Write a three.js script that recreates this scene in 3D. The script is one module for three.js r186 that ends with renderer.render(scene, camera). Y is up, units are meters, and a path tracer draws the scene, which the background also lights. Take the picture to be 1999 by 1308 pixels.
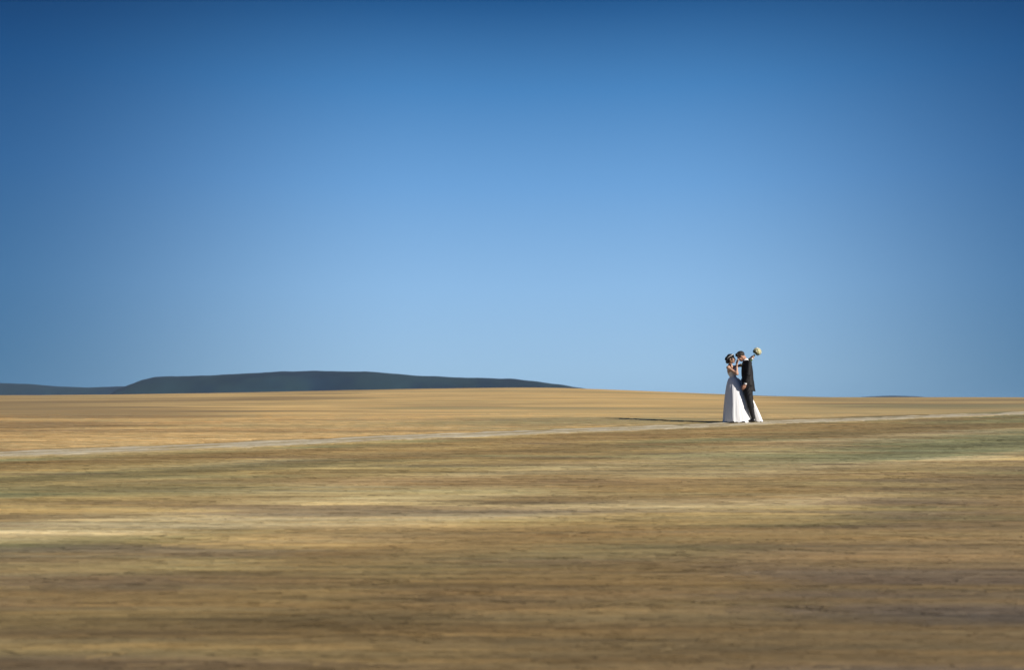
import * as THREE from 'three';
import { mergeGeometries } from 'three/addons/utils/BufferGeometryUtils.js';

// ───────────────────────── camera, sky, sun, exposure ─────────────────────────
const scene = new THREE.Scene();
const EYE = 1.5, PITCH = 4.35 * Math.PI / 180;
const camera = new THREE.PerspectiveCamera(37.86, 1024 / 671, 0.1, 9000);
camera.position.set(0, EYE, 0);
camera.rotation.set(PITCH, 0, 0);
camera.focus = 25; camera.userData.fStop = 1.25;
camera.updateMatrixWorld();

const renderer = new THREE.WebGLRenderer();
renderer.toneMapping = THREE.LinearToneMapping;
renderer.toneMappingExposure = 1.25;
renderer.shadowMap.enabled = true;

const SUN = new THREE.Vector3(0.68, 0.37, 0.62).normalize();
const sun = new THREE.DirectionalLight(new THREE.Color(1.0, 0.935, 0.85), 5);
sun.position.copy(SUN).multiplyScalar(60).add(new THREE.Vector3(5, 0, -22));
sun.target.position.set(5, 0, -22); sun.shadow.radius = 1; sun.castShadow = true;
Object.assign(sun.shadow.camera, { left: -45, right: 45, top: 40, bottom: -40, near: 1, far: 160 });
sun.shadow.mapSize.set(2048, 2048);
scene.add(sun, sun.target);

const lin = (c) => { c /= 255; return c <= 0.04045 ? c / 12.92 : ((c + 0.055) / 1.055) ** 2.4; };
const L3 = (r, g, b) => [lin(r) / 1.25, lin(g) / 1.25, lin(b) / 1.25];
const sstep = (a, b, x) => { const t = Math.min(1, Math.max(0, (x - a) / (b - a))); return t * t * (3 - 2 * t); };
const mix = (a, b, t) => a + (b - a) * t;
{ // clear summer sky: deep blue overhead, paler towards the horizon, deeper away from the bright quarter
  const stops = [[-90, L3(150, 186, 216)], [0.3, L3(159, 195, 225)], [2.2, L3(158, 195, 226)], [7, L3(143, 187, 229)], [13, L3(110, 163, 217)], [18.4, L3(74, 133, 191)], [23.5, L3(32, 84, 139)], [32, L3(28, 78, 133)], [90, L3(22, 64, 117)]];
  const W = 1024, H = 512, data = new Float32Array(W * H * 4);
  for (let j = 0; j < H; j++) {
    const el = ((j + 0.5) / H - 0.5) * 180;
    let k = 0; while (k < stops.length - 2 && el > stops[k + 1][0]) k++;
    const t = sstep(0, 1, 0) + Math.min(1, Math.max(0, (el - stops[k][0]) / (stops[k + 1][0] - stops[k][0])));
    for (let i = 0; i < W; i++) {
      const az = ((i + 0.5) / W - 0.5) * 2 * Math.PI;          // atan2(z, x)
      let off = Math.abs(((az + Math.PI / 2) * 180 / Math.PI - 1.5 + 540) % 360 - 180);
      const f = sstep(6, 33, off), s = f * 0.66;
      const o = (j * W + i) * 4, a = stops[k][1], b = stops[k + 1][1];
      data[o] = mix(a[0], b[0], t) * (1 - s * 1.2); data[o + 1] = mix(a[1], b[1], t) * (1 - s); data[o + 2] = mix(a[2], b[2], t) * (1 - s * 0.84); data[o + 3] = 1;
    }
  }
  const sky = new THREE.DataTexture(data, W, H, THREE.RGBAFormat, THREE.FloatType);
  sky.mapping = THREE.EquirectangularReflectionMapping; sky.colorSpace = THREE.LinearSRGBColorSpace;
  sky.magFilter = sky.minFilter = THREE.LinearFilter; sky.needsUpdate = true;
  scene.background = sky; scene.environment = sky;
}

// ───────────────────────── helpers ─────────────────────────
function rng(seed) { let s = seed >>> 0; return () => { s = (s + 0x6D2B79F5) | 0; let t = Math.imul(s ^ (s >>> 15), 1 | s); t = (t + Math.imul(t ^ (t >>> 7), 61 | t)) ^ t; return ((t ^ (t >>> 14)) >>> 0) / 4294967296; }; }
function hash2(i, j, s) { let h = Math.imul(i, 374761393) ^ Math.imul(j, 668265263) ^ Math.imul(s, 2147483647 - 9781); h = Math.imul(h ^ (h >>> 13), 1274126177); h ^= h >>> 16; return (h >>> 0) / 4294967296; }
function vnoise(x, y, s) { const i = Math.floor(x), j = Math.floor(y); let u = x - i, v = y - j; u = u * u * (3 - 2 * u); v = v * v * (3 - 2 * v); return mix(mix(hash2(i, j, s), hash2(i + 1, j, s), u), mix(hash2(i, j + 1, s), hash2(i + 1, j + 1, s), u), v); }
const n1 = (x, y, s) => vnoise(x, y, s) * 2 - 1;
function tag(o, label, category, group) { o.userData.label = label; o.userData.category = category; if (group) o.userData.group = group; return o; }
function mesh(name, geo, mat, parent) { const m = new THREE.Mesh(geo, mat); m.name = name; m.castShadow = m.receiveShadow = true; parent.add(m); return m; }

// ───────────────────────── terrain ─────────────────────────
// d = distance ahead of the viewer (metres); the field climbs to a crest some 90 m away, higher in the middle
function ground(x, d) {
  const base = d > 0 ? 3.3 * (1 - Math.exp(-d / 58.6)) : 0.056 * d * Math.exp(d / 40);
  const g = sstep(30, 92, d), c = x - 1.9, sg = c < 0 ? 17 : 9.9;
  const fall = Math.exp(-Math.pow(Math.max(0, d - 95) / 90, 2));
  let y = base + g * fall * (0.85 * Math.exp(-c * c / (2 * sg * sg)) + 0.14 * sstep(0, -30, x));
  y += 0.012 * n1(x * 0.5, d * 0.7, 3) * (d < 90 ? 1 : 0) + 0.03 * n1(x * 0.08, d * 0.12, 4);
  return y;
}
// farm track through the couple's feet, running from near left to far right
const TP = [5.75, 24.75], TD = [0.838, 0.546], TN = [-0.546, 0.838];
const across = (x, d) => (x - TP[0]) * TN[0] + (d - TP[1]) * TN[1];
const along = (x, d) => (x - TP[0]) * TD[0] + (d - TP[1]) * TD[1];
const C = { gold: [0.74, 0.485, 0.17], tan: [0.415, 0.318, 0.128], brown: [0.215, 0.142, 0.053], green: [0.185, 0.19, 0.085], pale: [0.54, 0.46, 0.28], soil: [0.13, 0.095, 0.06], rust: [0.37, 0.215, 0.09] };
const blend = (c, k, t) => { t = Math.min(1, Math.max(0, t)); c[0] = mix(c[0], C[k][0], t); c[1] = mix(c[1], C[k][1], t); c[2] = mix(c[2], C[k][2], t); };
const band = (v, c, w) => Math.exp(-(((v - c) / w) ** 4));
// colour of the mown field: straw combed out in long swaths, weedy green strips, bare soil
function fieldColour(x, d) {
  const q = across(x, d), a = along(x, d);
  const wob = 0.5 * n1(a / 9, 1.3, 21) + 0.25 * n1(a / 2.5, 4.1, 22);
  const fx = x + 3 * n1(x / 14, d / 6, 5);
  const s1 = n1(fx / 0.9, d / 0.022, 31), s2 = n1(fx / 1.6, d / 0.06, 32), s3 = n1(fx / 3.0, d / 0.19, 33), s4 = n1(fx / 6, d / 0.6, 34), s5 = n1(fx / 14, d / 1.7, 35), s6 = n1(fx / 26, d / 4.5, 36), s7 = n1(fx / 50, d / 9, 37);
  const big = n1(a / 13, q / 1.7, 41), big2 = n1(a / 20, q / 4.5, 42), gsel = n1(a / 11, q / 1.3, 43);
  const c = [...C.tan];
  const far = sstep(0.3, 1.6, q + wob), near = 1 - far, rag = 0.5 * s3 + 0.5 * s4;
  blend(c, 'gold', far * 0.95 + 0.3 * s5);
  blend(c, 'tan', far * 0.6 * sstep(13, 3, q + 2 * rag + wob));
  // swaths that run with the track: weathered strip, weedy dark strip, green strips, an old pale wheel track
  blend(c, 'brown', near * 0.62 * band(q + wob * 0.7 + 0.25 * rag, -1.9, 0.95));
  blend(c, 'green', near * 0.75 * band(q + wob + 0.35 * rag, -3.9, 0.62)); blend(c, 'brown', near * 0.45 * band(q + wob + 0.35 * rag, -4.0, 0.5));
  blend(c, 'green', near * sstep(0.0, 0.55, gsel + 0.45 * s4 + 0.45 * sstep(5, 12, x)) * 0.78);
  const q2 = (d - 8.25) - (x + 4.3) * 0.26;
  blend(c, 'pale', 0.75 * band(q2 + 0.2 * rag, 0.25, 0.5) * sstep(-9, -3, x) * sstep(7, 1.5, x) * (0.65 + 0.35 * s3));
  blend(c, 'green', 0.8 * band(q2 + 0.2 * rag, -0.55, 0.28) * sstep(0.4, -0.1, n1(fx / 3.5, 2.2, 55)));
  blend(c, 'brown', near * sstep(0.05, 0.75, big2 + 0.35 * s4) * 0.55);
  blend(c, 'pale', near * sstep(0.25, 0.8, big - 0.1) * 0.45);
  blend(c, 'rust', sstep(0.35, 0.9, s4 * 0.6 + n1(fx / 5, d / 0.8, 51)) * 0.4);
  blend(c, 'soil', near * sstep(0.22, 0.65, n1(fx / 2.2, d / 0.30, 52) * 0.75 + 0.3 * s3 + 0.25 * sstep(-6, -11, q)) * 0.72);
  blend(c, 'green', sstep(0.45, 0.9, n1(fx / 9, d / 1.6, 53) + 0.2 * s3) * 0.45);
  blend(c, 'brown', far * sstep(0.25, 0.9, s5 + 0.5 * s4) * 0.35 + far * sstep(0.35, 0.9, s7 + 0.5 * s6) * 0.3);
  blend(c, 'brown', far * 0.7 * sstep(-0.25, 0.45, 0.6 * n1(fx / 12, d / 2.2, 57) + 0.45 * s4 + 0.3 * s5 + 0.85 * sstep(-4, -13, x) + 0.8 * sstep(9, 17, x) - 0.6));
  blend(c, 'green', far * sstep(0.5, 0.9, n1(fx / 22, d / 4, 58) + 0.4 * sstep(8, 16, x)) * 0.5);
  const old = n1(a / 5, q / 0.9, 54) * 0.7 + n1(fx / 4, d / 0.5, 59) * 0.5 + 0.3 * s3;
  blend(c, 'brown', near * 0.82 * sstep(-0.55, 0.5, old + 1.1 * sstep(-8, -15, q) - 0.15));
  blend(c, 'green', near * sstep(-0.35, 0.35, gsel + 0.5 * rag) * 0.85 * band(q + wob * 1.5 + 0.6 * rag, -8.0, 2.6) * sstep(-12, -3, a + 3 * rag));
  blend(c, 'soil', near * sstep(-0.5, 0.3, n1(fx / 2.4, d / 0.36, 56) * 0.6 + 0.5 * s3) * 0.92 * Math.max(sstep(0.9, 2.3, x + 0.9 * rag), 0.6 * sstep(-1.4, -2.6, x + 0.9 * rag)) * sstep(8.5, 6.6, d + 0.7 * rag));
  const nk = 1 + 0.5 * near;
  let v = 1 + nk * (0.11 * s1 + 0.15 * s2 + 0.16 * s3 + 0.13 * s4) + 0.12 * s5 + 0.10 * s6 + 0.09 * s7;
  v = Math.max(v, 0.35); v *= 1 + near * (0.17 * n1(a / 22, (q + wob) / 0.9, 62) + 0.15 * n1(a / 26, (q + wob) / 2.6, 63)) + far * 0.10 * n1(a / 34, q / 3.2, 64);
  const w = 0.06 * n1(fx / 2.2, d / 0.09, 61);
  return [c[0] * v * (1 + w), c[1] * v, c[2] * v * (1 - w * 1.6)];
}
function dataMap(W, H, fn, srgb = true) {
  const px = new Uint8Array(W * H * 4);
  for (let j = 0; j < H; j++) for (let i = 0; i < W; i++) {
    const c = fn(i, j), o = (j * W + i) * 4;
    for (let k = 0; k < 3; k++) { let v = Math.min(1, Math.max(0, c[k])); if (srgb) v = v <= 0.0031308 ? v * 12.92 : 1.055 * v ** (1 / 2.4) - 0.055; px[o + k] = Math.round(v * 255); }
    px[o + 3] = 255;
  }
  const t = new THREE.DataTexture(px, W, H); t.colorSpace = srgb ? THREE.SRGBColorSpace : THREE.NoColorSpace;
  t.magFilter = THREE.LinearFilter; t.minFilter = THREE.LinearMipmapLinearFilter; t.generateMipmaps = true; t.needsUpdate = true; return t;
}
const D0 = 2.2, D1 = 420, UW = 140;            // the texture holds d = 2.2 to 420 m (finer near), 140 m wide
const vOf = (d) => Math.log(Math.max(d, D0) / D0) / Math.log(D1 / D0);
{
  const NU = 1024, N = 2048;
  const map = dataMap(NU, N, (i, j) => fieldColour(((i + 0.5) / NU - 0.5) * UW, D0 * Math.pow(D1 / D0, (j + 0.5) / N)));
  map.wrapS = THREE.MirroredRepeatWrapping; map.wrapT = THREE.ClampToEdgeWrapping;
  const ds = []; for (let d = -40; d < 2; d += 2) ds.push(d);
  for (let d = 2; d < 5200; d *= 1 + (d < 130 ? 0.013 : 0.06)) ds.push(d);
  const xs = []; for (let i = -130; i <= 130; i++) xs.push(Math.sinh(i / 130 * 5.2) * 3400 / Math.sinh(5.2));
  const pos = [], uv = [], idx = [];
  for (const d of ds) for (const x of xs) { pos.push(x, ground(x, d), -d); uv.push(x / UW + 0.5, vOf(d)); }
  const w = xs.length;
  for (let r = 0; r < ds.length - 1; r++) for (let k = 0; k < w - 1; k++) { const a = r * w + k; idx.push(a, a + 1, a + w + 1, a, a + w + 1, a + w); }
  const g = new THREE.BufferGeometry(); g.setAttribute('position', new THREE.Float32BufferAttribute(pos, 3)); g.setAttribute('uv', new THREE.Float32BufferAttribute(uv, 2)); g.setIndex(idx); g.computeVertexNormals();
  const f = mesh('field', g, new THREE.MeshStandardMaterial({ map, roughness: 1 }), scene);
  f.userData.kind = 'structure'; tag(f, 'mown golden stubble field climbing to a low crest under the sky', 'field');
}
{ // pale dirt track: a strip with two wheel ruts, ragged edges and a thin grassy middle
  const pos = [], uv = [], idx = [], K = 17, n = 460;
  for (let i = 0; i <= n; i++) {
    const a = -34 + i / n * 92;
    const e0 = 0.66 + 0.16 * n1(a / 1.1, 1, 71) + 0.1 * n1(a / 0.3, 2, 72), e1 = 0.66 + 0.16 * n1(a / 1.1, 5, 73) + 0.1 * n1(a / 0.3, 6, 74);
    const bend = 0.22 * n1(a / 9, 9, 75);
    for (let k = 0; k <= K; k++) {
      const q = mix(-e0, e1, k / K), qq = q + bend;
      const x = TP[0] + TD[0] * a + TN[0] * qq, d = TP[1] + TD[1] * a + TN[1] * qq;
      const rut = -0.022 * (Math.exp(-(((q - 0.32) / 0.16) ** 2)) + Math.exp(-(((q + 0.32) / 0.16) ** 2)));
      const edge = k === 0 || k === K ? -0.012 : 0.024;
      pos.push(x, ground(x, d) + edge + rut + 0.006 * n1(a * 3, q * 6, 76), -d); uv.push(a / 12, q / 2.4 + 0.5);
    }
  }
  for (let i = 0; i < n; i++) for (let k = 0; k < K; k++) { const a = i * (K + 1) + k; idx.push(a, a + K + 2, a + 1, a, a + K + 1, a + K + 2); }
  const g = new THREE.BufferGeometry(); g.setAttribute('position', new THREE.Float32BufferAttribute(pos, 3)); g.setAttribute('uv', new THREE.Float32BufferAttribute(uv, 2)); g.setIndex(idx); g.computeVertexNormals();
  const map = dataMap(1024, 256, (i, j) => {
    const q = (j / 256 - 0.5) * 2.4, a = i / 1024;
    const rut = Math.max(Math.exp(-(((q - 0.32) / 0.22) ** 2)), Math.exp(-(((q + 0.32) / 0.22) ** 2)));
    let t = rut + 0.35 * n1(a * 28, q * 5, 81) + 0.2 * n1(a * 110, q * 16, 82); t = sstep(0.1, 0.75, t);
    const v = 1 + 0.12 * n1(a * 300, q * 40, 83) + 0.08 * n1(a * 60, q * 9, 84);
    return [mix(0.38, 0.54, t) * v, mix(0.29, 0.465, t) * v, mix(0.14, 0.31, t) * v];
  });
  map.wrapS = THREE.MirroredRepeatWrapping;
  const f = mesh('track', g, new THREE.MeshStandardMaterial({ map, roughness: 1 }), scene);
  f.userData.kind = 'structure'; tag(f, 'pale dirt farm track crossing the field under the couple', 'track');
}
{ // loose straw combed flat across the mown field
  const r = rng(11), one = [];
  const N = 320000, geo = new THREE.CylinderGeometry(0.0026, 0.002, 1, 4, 1, true); geo.rotateZ(Math.PI / 2);
  const im = new THREE.InstancedMesh(geo, new THREE.MeshStandardMaterial({ roughness: 0.75, color: 0xffffff }), N);
  const m = new THREE.Matrix4(), p = new THREE.Vector3(), qt = new THREE.Quaternion(), sc = new THREE.Vector3(), e = new THREE.Euler(), col = new THREE.Color();
  for (let i = 0; i < N; i++) {
    let d, x, q; do { d = 3.4 + 34 * Math.pow(r(), 1.5); x = (r() * 2 - 1) * (d * 0.62 + 5); q = across(x, d); } while (r() < sstep(12, 33, d) || r() < 0.82 * sstep(0.2, 1.5, q) || (Math.abs(q) < 0.8 && r() < 0.95));
    const len = 0.25 + 0.75 * r() * r() + 0.1 * r(), yaw = (r() + r() + r() - 1.5) * (r() < 0.06 ? 0.5 : 0.08), tilt = (r() - 0.5) * 0.03;
    const thick = 0.75 + 0.7 * r();
    p.set(x, ground(x, d) + 0.0015 + 0.007 * r() * r(), -d); e.set(0, yaw, tilt); qt.setFromEuler(e); sc.set(len, thick, thick);
    im.setMatrixAt(i, m.compose(p, qt, sc));
    const c = fieldColour(x, d), v = 0.66 + 0.44 * r(), far = sstep(0, 1.5, q), h = 0.06 * (r() - 0.5);
    im.setColorAt(i, col.setRGB(Math.min(0.75, c[0] * v * (1 + h)), Math.min(0.65, c[1] * v), Math.min(0.5, c[2] * v * (1.04 + 0.2 * far) * (1 - h))));
  }
  im.name = 'straw'; im.castShadow = im.receiveShadow = true; im.userData.kind = 'stuff';
  tag(im, 'loose dry straw combed flat over the mown field', 'straw'); scene.add(im);
}

// ───────────────────────── far hills ─────────────────────────
const F = 1907, LEVEL = 799;                    // viewing scale used to survey the skyline: 1907 px focal length
function hill(name, D, depth, prof, seed, label, tint) {
  const X0 = prof[0][0], X1 = prof[prof.length - 1][0], nx = 220, nz = 46, pos = [], col = [], idx = [];
  const top = (px) => { let k = 0; while (k < prof.length - 2 && px > prof[k + 1][0]) k++; const t = (px - prof[k][0]) / (prof[k + 1][0] - prof[k][0]); return mix(prof[k][1], prof[k + 1][1], t * t * (3 - 2 * t) * 0.5 + t * 0.5); };
  for (let j = 0; j <= nz; j++) for (let i = 0; i <= nx; i++) {
    const px = mix(X0, X1, i / nx), u = j / nz * 2 - 1, x = (px - 1000) / F * D;
    const crest = EYE + (LEVEL - top(px)) / F * D, sh = Math.pow(Math.max(0, 1 - Math.abs(u) ** 2.2), 0.8);
    const z = -D + u * depth * -1;
    const n = n1(x / 60, z / 60, seed) * 0.5 + n1(x / 22, z / 22, seed + 1) * 0.3 + n1(x / 8, z / 8, seed + 2) * 0.2;
    const gully = n1(x / 45, z / 200, seed + 3);
    const y = mix(-4, crest, sh) + (crest + 4) * 0.05 * gully * sh * (1 - sh) * 4 + Math.min(1.3, crest * 0.03) * n * sh;
    pos.push(x, y, z);
    const t = sstep(-0.5, 0.6, n1(x / 90, z / 70, seed + 5) + 0.5 * n1(x / 20, z / 20, seed + 6)), v = 1 + 0.3 * n;
    col.push(mix(0.002, 0.010, t) * v * tint[0], mix(0.014, 0.030, t) * v * tint[1], mix(0.034, 0.042, t) * v * tint[2]);
  }
  for (let j = 0; j < nz; j++) for (let i = 0; i < nx; i++) { const a = j * (nx + 1) + i; idx.push(a, a + nx + 2, a + nx + 1, a, a + 1, a + nx + 2); }
  const g = new THREE.BufferGeometry(); g.setAttribute('position', new THREE.Float32BufferAttribute(pos, 3)); g.setAttribute('color', new THREE.Float32BufferAttribute(col, 3)); g.setIndex(idx); g.computeVertexNormals();
  const h = mesh(name, g, new THREE.MeshStandardMaterial({ vertexColors: true, roughness: 1, side: THREE.DoubleSide }), scene);
  h.userData.kind = 'structure'; tag(h, label, 'hill'); return h;
}
hill('hill', 1500, 110, [[222, 802], [244, 764], [258, 754], [274, 748], [292, 740.5], [310, 736.6], [345, 734.8], [400, 733], [500, 728.6], [560, 725.4], [630, 724.6], [715, 725], [760, 729], [830, 735], [900, 738], [990, 740], [1040, 744], [1085, 750], [1130, 757], [1200, 768], [1290, 803]], 91, 'flat-topped dark blue-green hill behind the crest of the field', [1, 1, 1]);
hill('hill_001', 2100, 170, [[-700, 790], [-420, 752], [-200, 744], [0, 748], [60, 750], [120, 755], [180, 757], [250, 755], [330, 758], [430, 775], [520, 803]], 131, 'lower dark ridge at the far left, left of the flat-topped hill', [0.92, 0.95, 1.0]);
hill('hill_002', 3000, 300, [[1590, 803], [1650, 779], [1690, 774.5], [1735, 772.6], [1775, 774], [1820, 779], [1890, 803]], 171, 'tiny blue hilltop peeping over the crest right of the couple', [1, 1, 1.1]);
scene.fog = new THREE.FogExp2(new THREE.Color(0.42, 0.70, 1.0), 0.00007);

// ───────────────────────── body modelling: distance fields meshed by surface nets ─────────────────────────
const V = (x, y, z) => new THREE.Vector3(x, y, z);
const smin = (a, b, k) => { const h = Math.max(k - Math.abs(a - b), 0) / k; return Math.min(a, b) - h * h * k * 0.25; };
const smax = (a, b, k) => -smin(-a, -b, k);
function cone(a, b, ra, rb) { const bx = b.x - a.x, by = b.y - a.y, bz = b.z - a.z, bb = bx * bx + by * by + bz * bz || 1e-9; return (x, y, z) => { const px = x - a.x, py = y - a.y, pz = z - a.z; const t = Math.min(1, Math.max(0, (px * bx + py * by + pz * bz) / bb)); const dx = px - bx * t, dy = py - by * t, dz = pz - bz * t; return Math.sqrt(dx * dx + dy * dy + dz * dz) - (ra + (rb - ra) * t); }; }
function ell(c, rx, ry, rz, rotZ = 0) { const cs = Math.cos(rotZ), sn = Math.sin(rotZ); return (x, y, z) => { const px = x - c.x, py = y - c.y, pz = z - c.z; const X = cs * px + sn * py, Y = -sn * px + cs * py; const k0 = Math.hypot(X / rx, Y / ry, pz / rz), k1 = Math.hypot(X / (rx * rx), Y / (ry * ry), pz / (rz * rz)); return k1 < 1e-6 ? -Math.min(rx, ry, rz) : k0 * (k0 - 1) / k1; }; }
function blendAll(parts, k) { return (x, y, z) => { let d = 1e3; for (const p of parts) d = smin(d, p(x, y, z), k); return d; }; }
function net(f, lo, hi, h, colour) {
  const nx = Math.ceil((hi.x - lo.x) / h) + 1, ny = Math.ceil((hi.y - lo.y) / h) + 1, nz = Math.ceil((hi.z - lo.z) / h) + 1, F3 = new Float32Array(nx * ny * nz);
  for (let k = 0, o = 0; k < nz; k++) for (let j = 0; j < ny; j++) for (let i = 0; i < nx; i++, o++) F3[o] = f(lo.x + i * h, lo.y + j * h, lo.z + k * h);
  const id = new Int32Array(nx * ny * nz).fill(-1), pos = [], nor = [], col = [], idx = [], off = [0, 1, nx, nx + 1, nx * ny, nx * ny + 1, nx * ny + nx, nx * ny + nx + 1];
  const E = [[0, 1], [0, 2], [0, 4], [1, 3], [1, 5], [2, 3], [2, 6], [3, 7], [4, 5], [4, 6], [5, 7], [6, 7]];
  const at = (c) => [c & 1, (c >> 1) & 1, c >> 2];
  for (let k = 0; k < nz - 1; k++) for (let j = 0; j < ny - 1; j++) for (let i = 0; i < nx - 1; i++) {
    const o = (k * ny + j) * nx + i; let mask = 0; for (let c = 0; c < 8; c++) if (F3[o + off[c]] < 0) mask |= 1 << c;
    if (mask === 0 || mask === 255) continue;
    let sx = 0, sy = 0, sz = 0, n = 0;
    for (const [a, b] of E) { const fa = F3[o + off[a]], fb = F3[o + off[b]]; if ((fa < 0) === (fb < 0)) continue; const t = fa / (fa - fb), A = at(a), B = at(b); sx += A[0] + (B[0] - A[0]) * t; sy += A[1] + (B[1] - A[1]) * t; sz += A[2] + (B[2] - A[2]) * t; n++; }
    const x = lo.x + (i + sx / n) * h, y = lo.y + (j + sy / n) * h, z = lo.z + (k + sz / n) * h, e = h * 0.5;
    let gx = f(x + e, y, z) - f(x - e, y, z), gy = f(x, y + e, z) - f(x, y - e, z), gz = f(x, y, z + e) - f(x, y, z - e); const l = Math.hypot(gx, gy, gz) || 1;
    id[o] = pos.length / 3; pos.push(x, y, z); nor.push(gx / l, gy / l, gz / l); if (colour) col.push(...colour(x, y, z));
  }
  const quad = (a, b, c, d, flip) => { if (a < 0 || b < 0 || c < 0 || d < 0) return; flip ? idx.push(a, c, b, a, d, c) : idx.push(a, b, c, a, c, d); };
  for (let k = 1; k < nz - 1; k++) for (let j = 1; j < ny - 1; j++) for (let i = 1; i < nx - 1; i++) {
    const o = (k * ny + j) * nx + i, s = F3[o] < 0;
    if (s !== F3[o + 1] < 0) quad(id[o], id[o - nx], id[o - nx - nx * ny], id[o - nx * ny], !s);
    if (s !== F3[o + nx] < 0) quad(id[o], id[o - nx * ny], id[o - nx * ny - 1], id[o - 1], !s);
    if (s !== F3[o + nx * ny] < 0) quad(id[o], id[o - 1], id[o - 1 - nx], id[o - nx], !s);
  }
  const g = new THREE.BufferGeometry(); g.setAttribute('position', new THREE.Float32BufferAttribute(pos, 3)); g.setAttribute('normal', new THREE.Float32BufferAttribute(nor, 3)); if (colour) g.setAttribute('color', new THREE.Float32BufferAttribute(col, 3)); g.setIndex(idx); return g;
}
function n3(x, y, z, s) { const k = Math.floor(z); let w = z - k; w = w * w * (3 - 2 * w); return mix(vnoise(x, y, s + k * 17), vnoise(x, y, s + (k + 1) * 17), w) * 2 - 1; }
// a hand: wrist, direction of the fingers, palm normal, side of the thumb; curl per finger joint
function handField(W, Fd, N, T, s, curl, spread, thumb, thumbIn) {
  const at = (f, t, n) => W.clone().addScaledVector(Fd, f * s).addScaledVector(T, t * s).addScaledVector(N, n * s), P = [];
  const kn = [[0.088, 0.031], [0.093, 0.0105], [0.088, -0.0105], [0.080, -0.030]], len = [0.074, 0.083, 0.077, 0.060];
  const palm = []; kn.forEach(([f, t]) => palm.push(cone(at(0, t * 0.55, 0), at(f, t, 0), 0.014 * s, 0.0115 * s)));
  palm.push(cone(at(0.012, 0.018, 0.004), at(0.045, 0.036, 0.008), 0.014 * s, 0.013 * s));
  P.push(blendAll(palm, 0.016 * s));
  kn.forEach(([f, t], i) => {
    let p = at(f, t, 0), a = 0; const sp = (1.5 - i) * spread; const seg = [0.45, 0.31, 0.24], chain = [];
    for (let k = 0; k < 3; k++) { a += curl[k] * (1 + 0.08 * (i - 1)); const dir = Fd.clone().multiplyScalar(Math.cos(a)).addScaledVector(N, Math.sin(a)).addScaledVector(T, sp * Math.max(0.2, Math.cos(a))).normalize(); const e = p.clone().addScaledVector(dir, len[i] * seg[k] * s); chain.push(cone(p, e, (0.0094 - k * 0.0009) * s, (0.0086 - k * 0.0010) * s)); p = e; }
    P.push(blendAll(chain, 0.004 * s));
  });
  let p = at(0.045, 0.036, 0.008); const d1 = Fd.clone().multiplyScalar(thumb[0]).addScaledVector(T, thumb[1]).addScaledVector(N, thumb[2]).normalize(), e1 = p.clone().addScaledVector(d1, 0.034 * s), d2 = d1.clone().multiplyScalar(1).addScaledVector(Fd, 0.5).addScaledVector(N, thumbIn).normalize();
  P.push(blendAll([cone(p, e1, 0.0125 * s, 0.0105 * s), cone(e1, e1.clone().addScaledVector(d2, 0.029 * s), 0.0105 * s, 0.0085 * s)], 0.004));
  return blendAll(P, 0.006 * s);
}
const box = (W, r) => [W.clone().addScalar(-r), W.clone().addScalar(r)];
// a head that faces +x: turned by tilt about z, yaw about y, then moved to its centre
function headFrame(c, tilt, yaw, s) { const m = new THREE.Matrix4().makeRotationY(yaw).multiply(new THREE.Matrix4().makeRotationZ(tilt)); m.scale(V(s, s, s)); m.setPosition(c); return { m, inv: m.clone().invert(), s }; }
function headField(jaw) {
  const P = [ell(V(-0.012, 0.036, 0), 0.098, 0.086, 0.076), ell(V(0.028, -0.028, 0), 0.064, 0.084 * jaw, 0.060), cone(V(0.064, -0.093, -0.012), V(0.064, -0.093, 0.012), 0.017 * jaw, 0.017 * jaw), cone(V(-0.01, -0.055, -0.055), V(0.055, -0.09, -0.014), 0.017, 0.014), cone(V(-0.01, -0.055, 0.055), V(0.055, -0.09, 0.014), 0.017, 0.014), ell(V(0.056, -0.026, 0.036), 0.03, 0.026, 0.024), ell(V(0.056, -0.026, -0.036), 0.03, 0.026, 0.024), cone(V(0.078, 0.024, -0.03), V(0.078, 0.024, 0.03), 0.013, 0.013)];
  const nose = blendAll([cone(V(0.088, 0.014, 0), V(0.111, -0.028, 0), 0.0075, 0.0115), cone(V(0.098, -0.032, -0.011), V(0.098, -0.032, 0.011), 0.0085, 0.0085)], 0.01), lips = blendAll([cone(V(0.088, -0.057, -0.016), V(0.088, -0.057, 0.016), 0.0075, 0.0075), cone(V(0.086, -0.068, -0.013), V(0.086, -0.068, 0.013), 0.008, 0.008)], 0.003);
  const ear = (s) => ell(V(-0.008, -0.008, 0.076 * s), 0.019, 0.032, 0.010, -0.2), e1 = ear(1), e2 = ear(-1), s1 = ell(V(0.094, 0.003, 0.031), 0.014, 0.011, 0.017), s2 = ell(V(0.094, 0.003, -0.031), 0.014, 0.011, 0.017), main = blendAll(P, 0.022);
  return (x, y, z) => { let d = main(x, y, z); d = smax(d, -s1(x, y, z), 0.012); d = smax(d, -s2(x, y, z), 0.012); d = smin(d, nose(x, y, z), 0.010); d = smin(d, lips(x, y, z), 0.006); d = smin(d, e1(x, y, z), 0.006); return smin(d, e2(x, y, z), 0.006); };
}
const inFrame = (f, fr) => { const e = fr.inv.elements, s = fr.s; return (x, y, z) => s * f(e[0] * x + e[4] * y + e[8] * z + e[12], e[1] * x + e[5] * y + e[9] * z + e[13], e[2] * x + e[6] * y + e[10] * z + e[14]); };
const toHead = (fr, x, y, z) => V(x, y, z).applyMatrix4(fr.inv);
const tube = (pts, r, seg = 16, rad = 6) => new THREE.TubeGeometry(new THREE.CatmullRomCurve3(pts), seg, r, rad, false);
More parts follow.
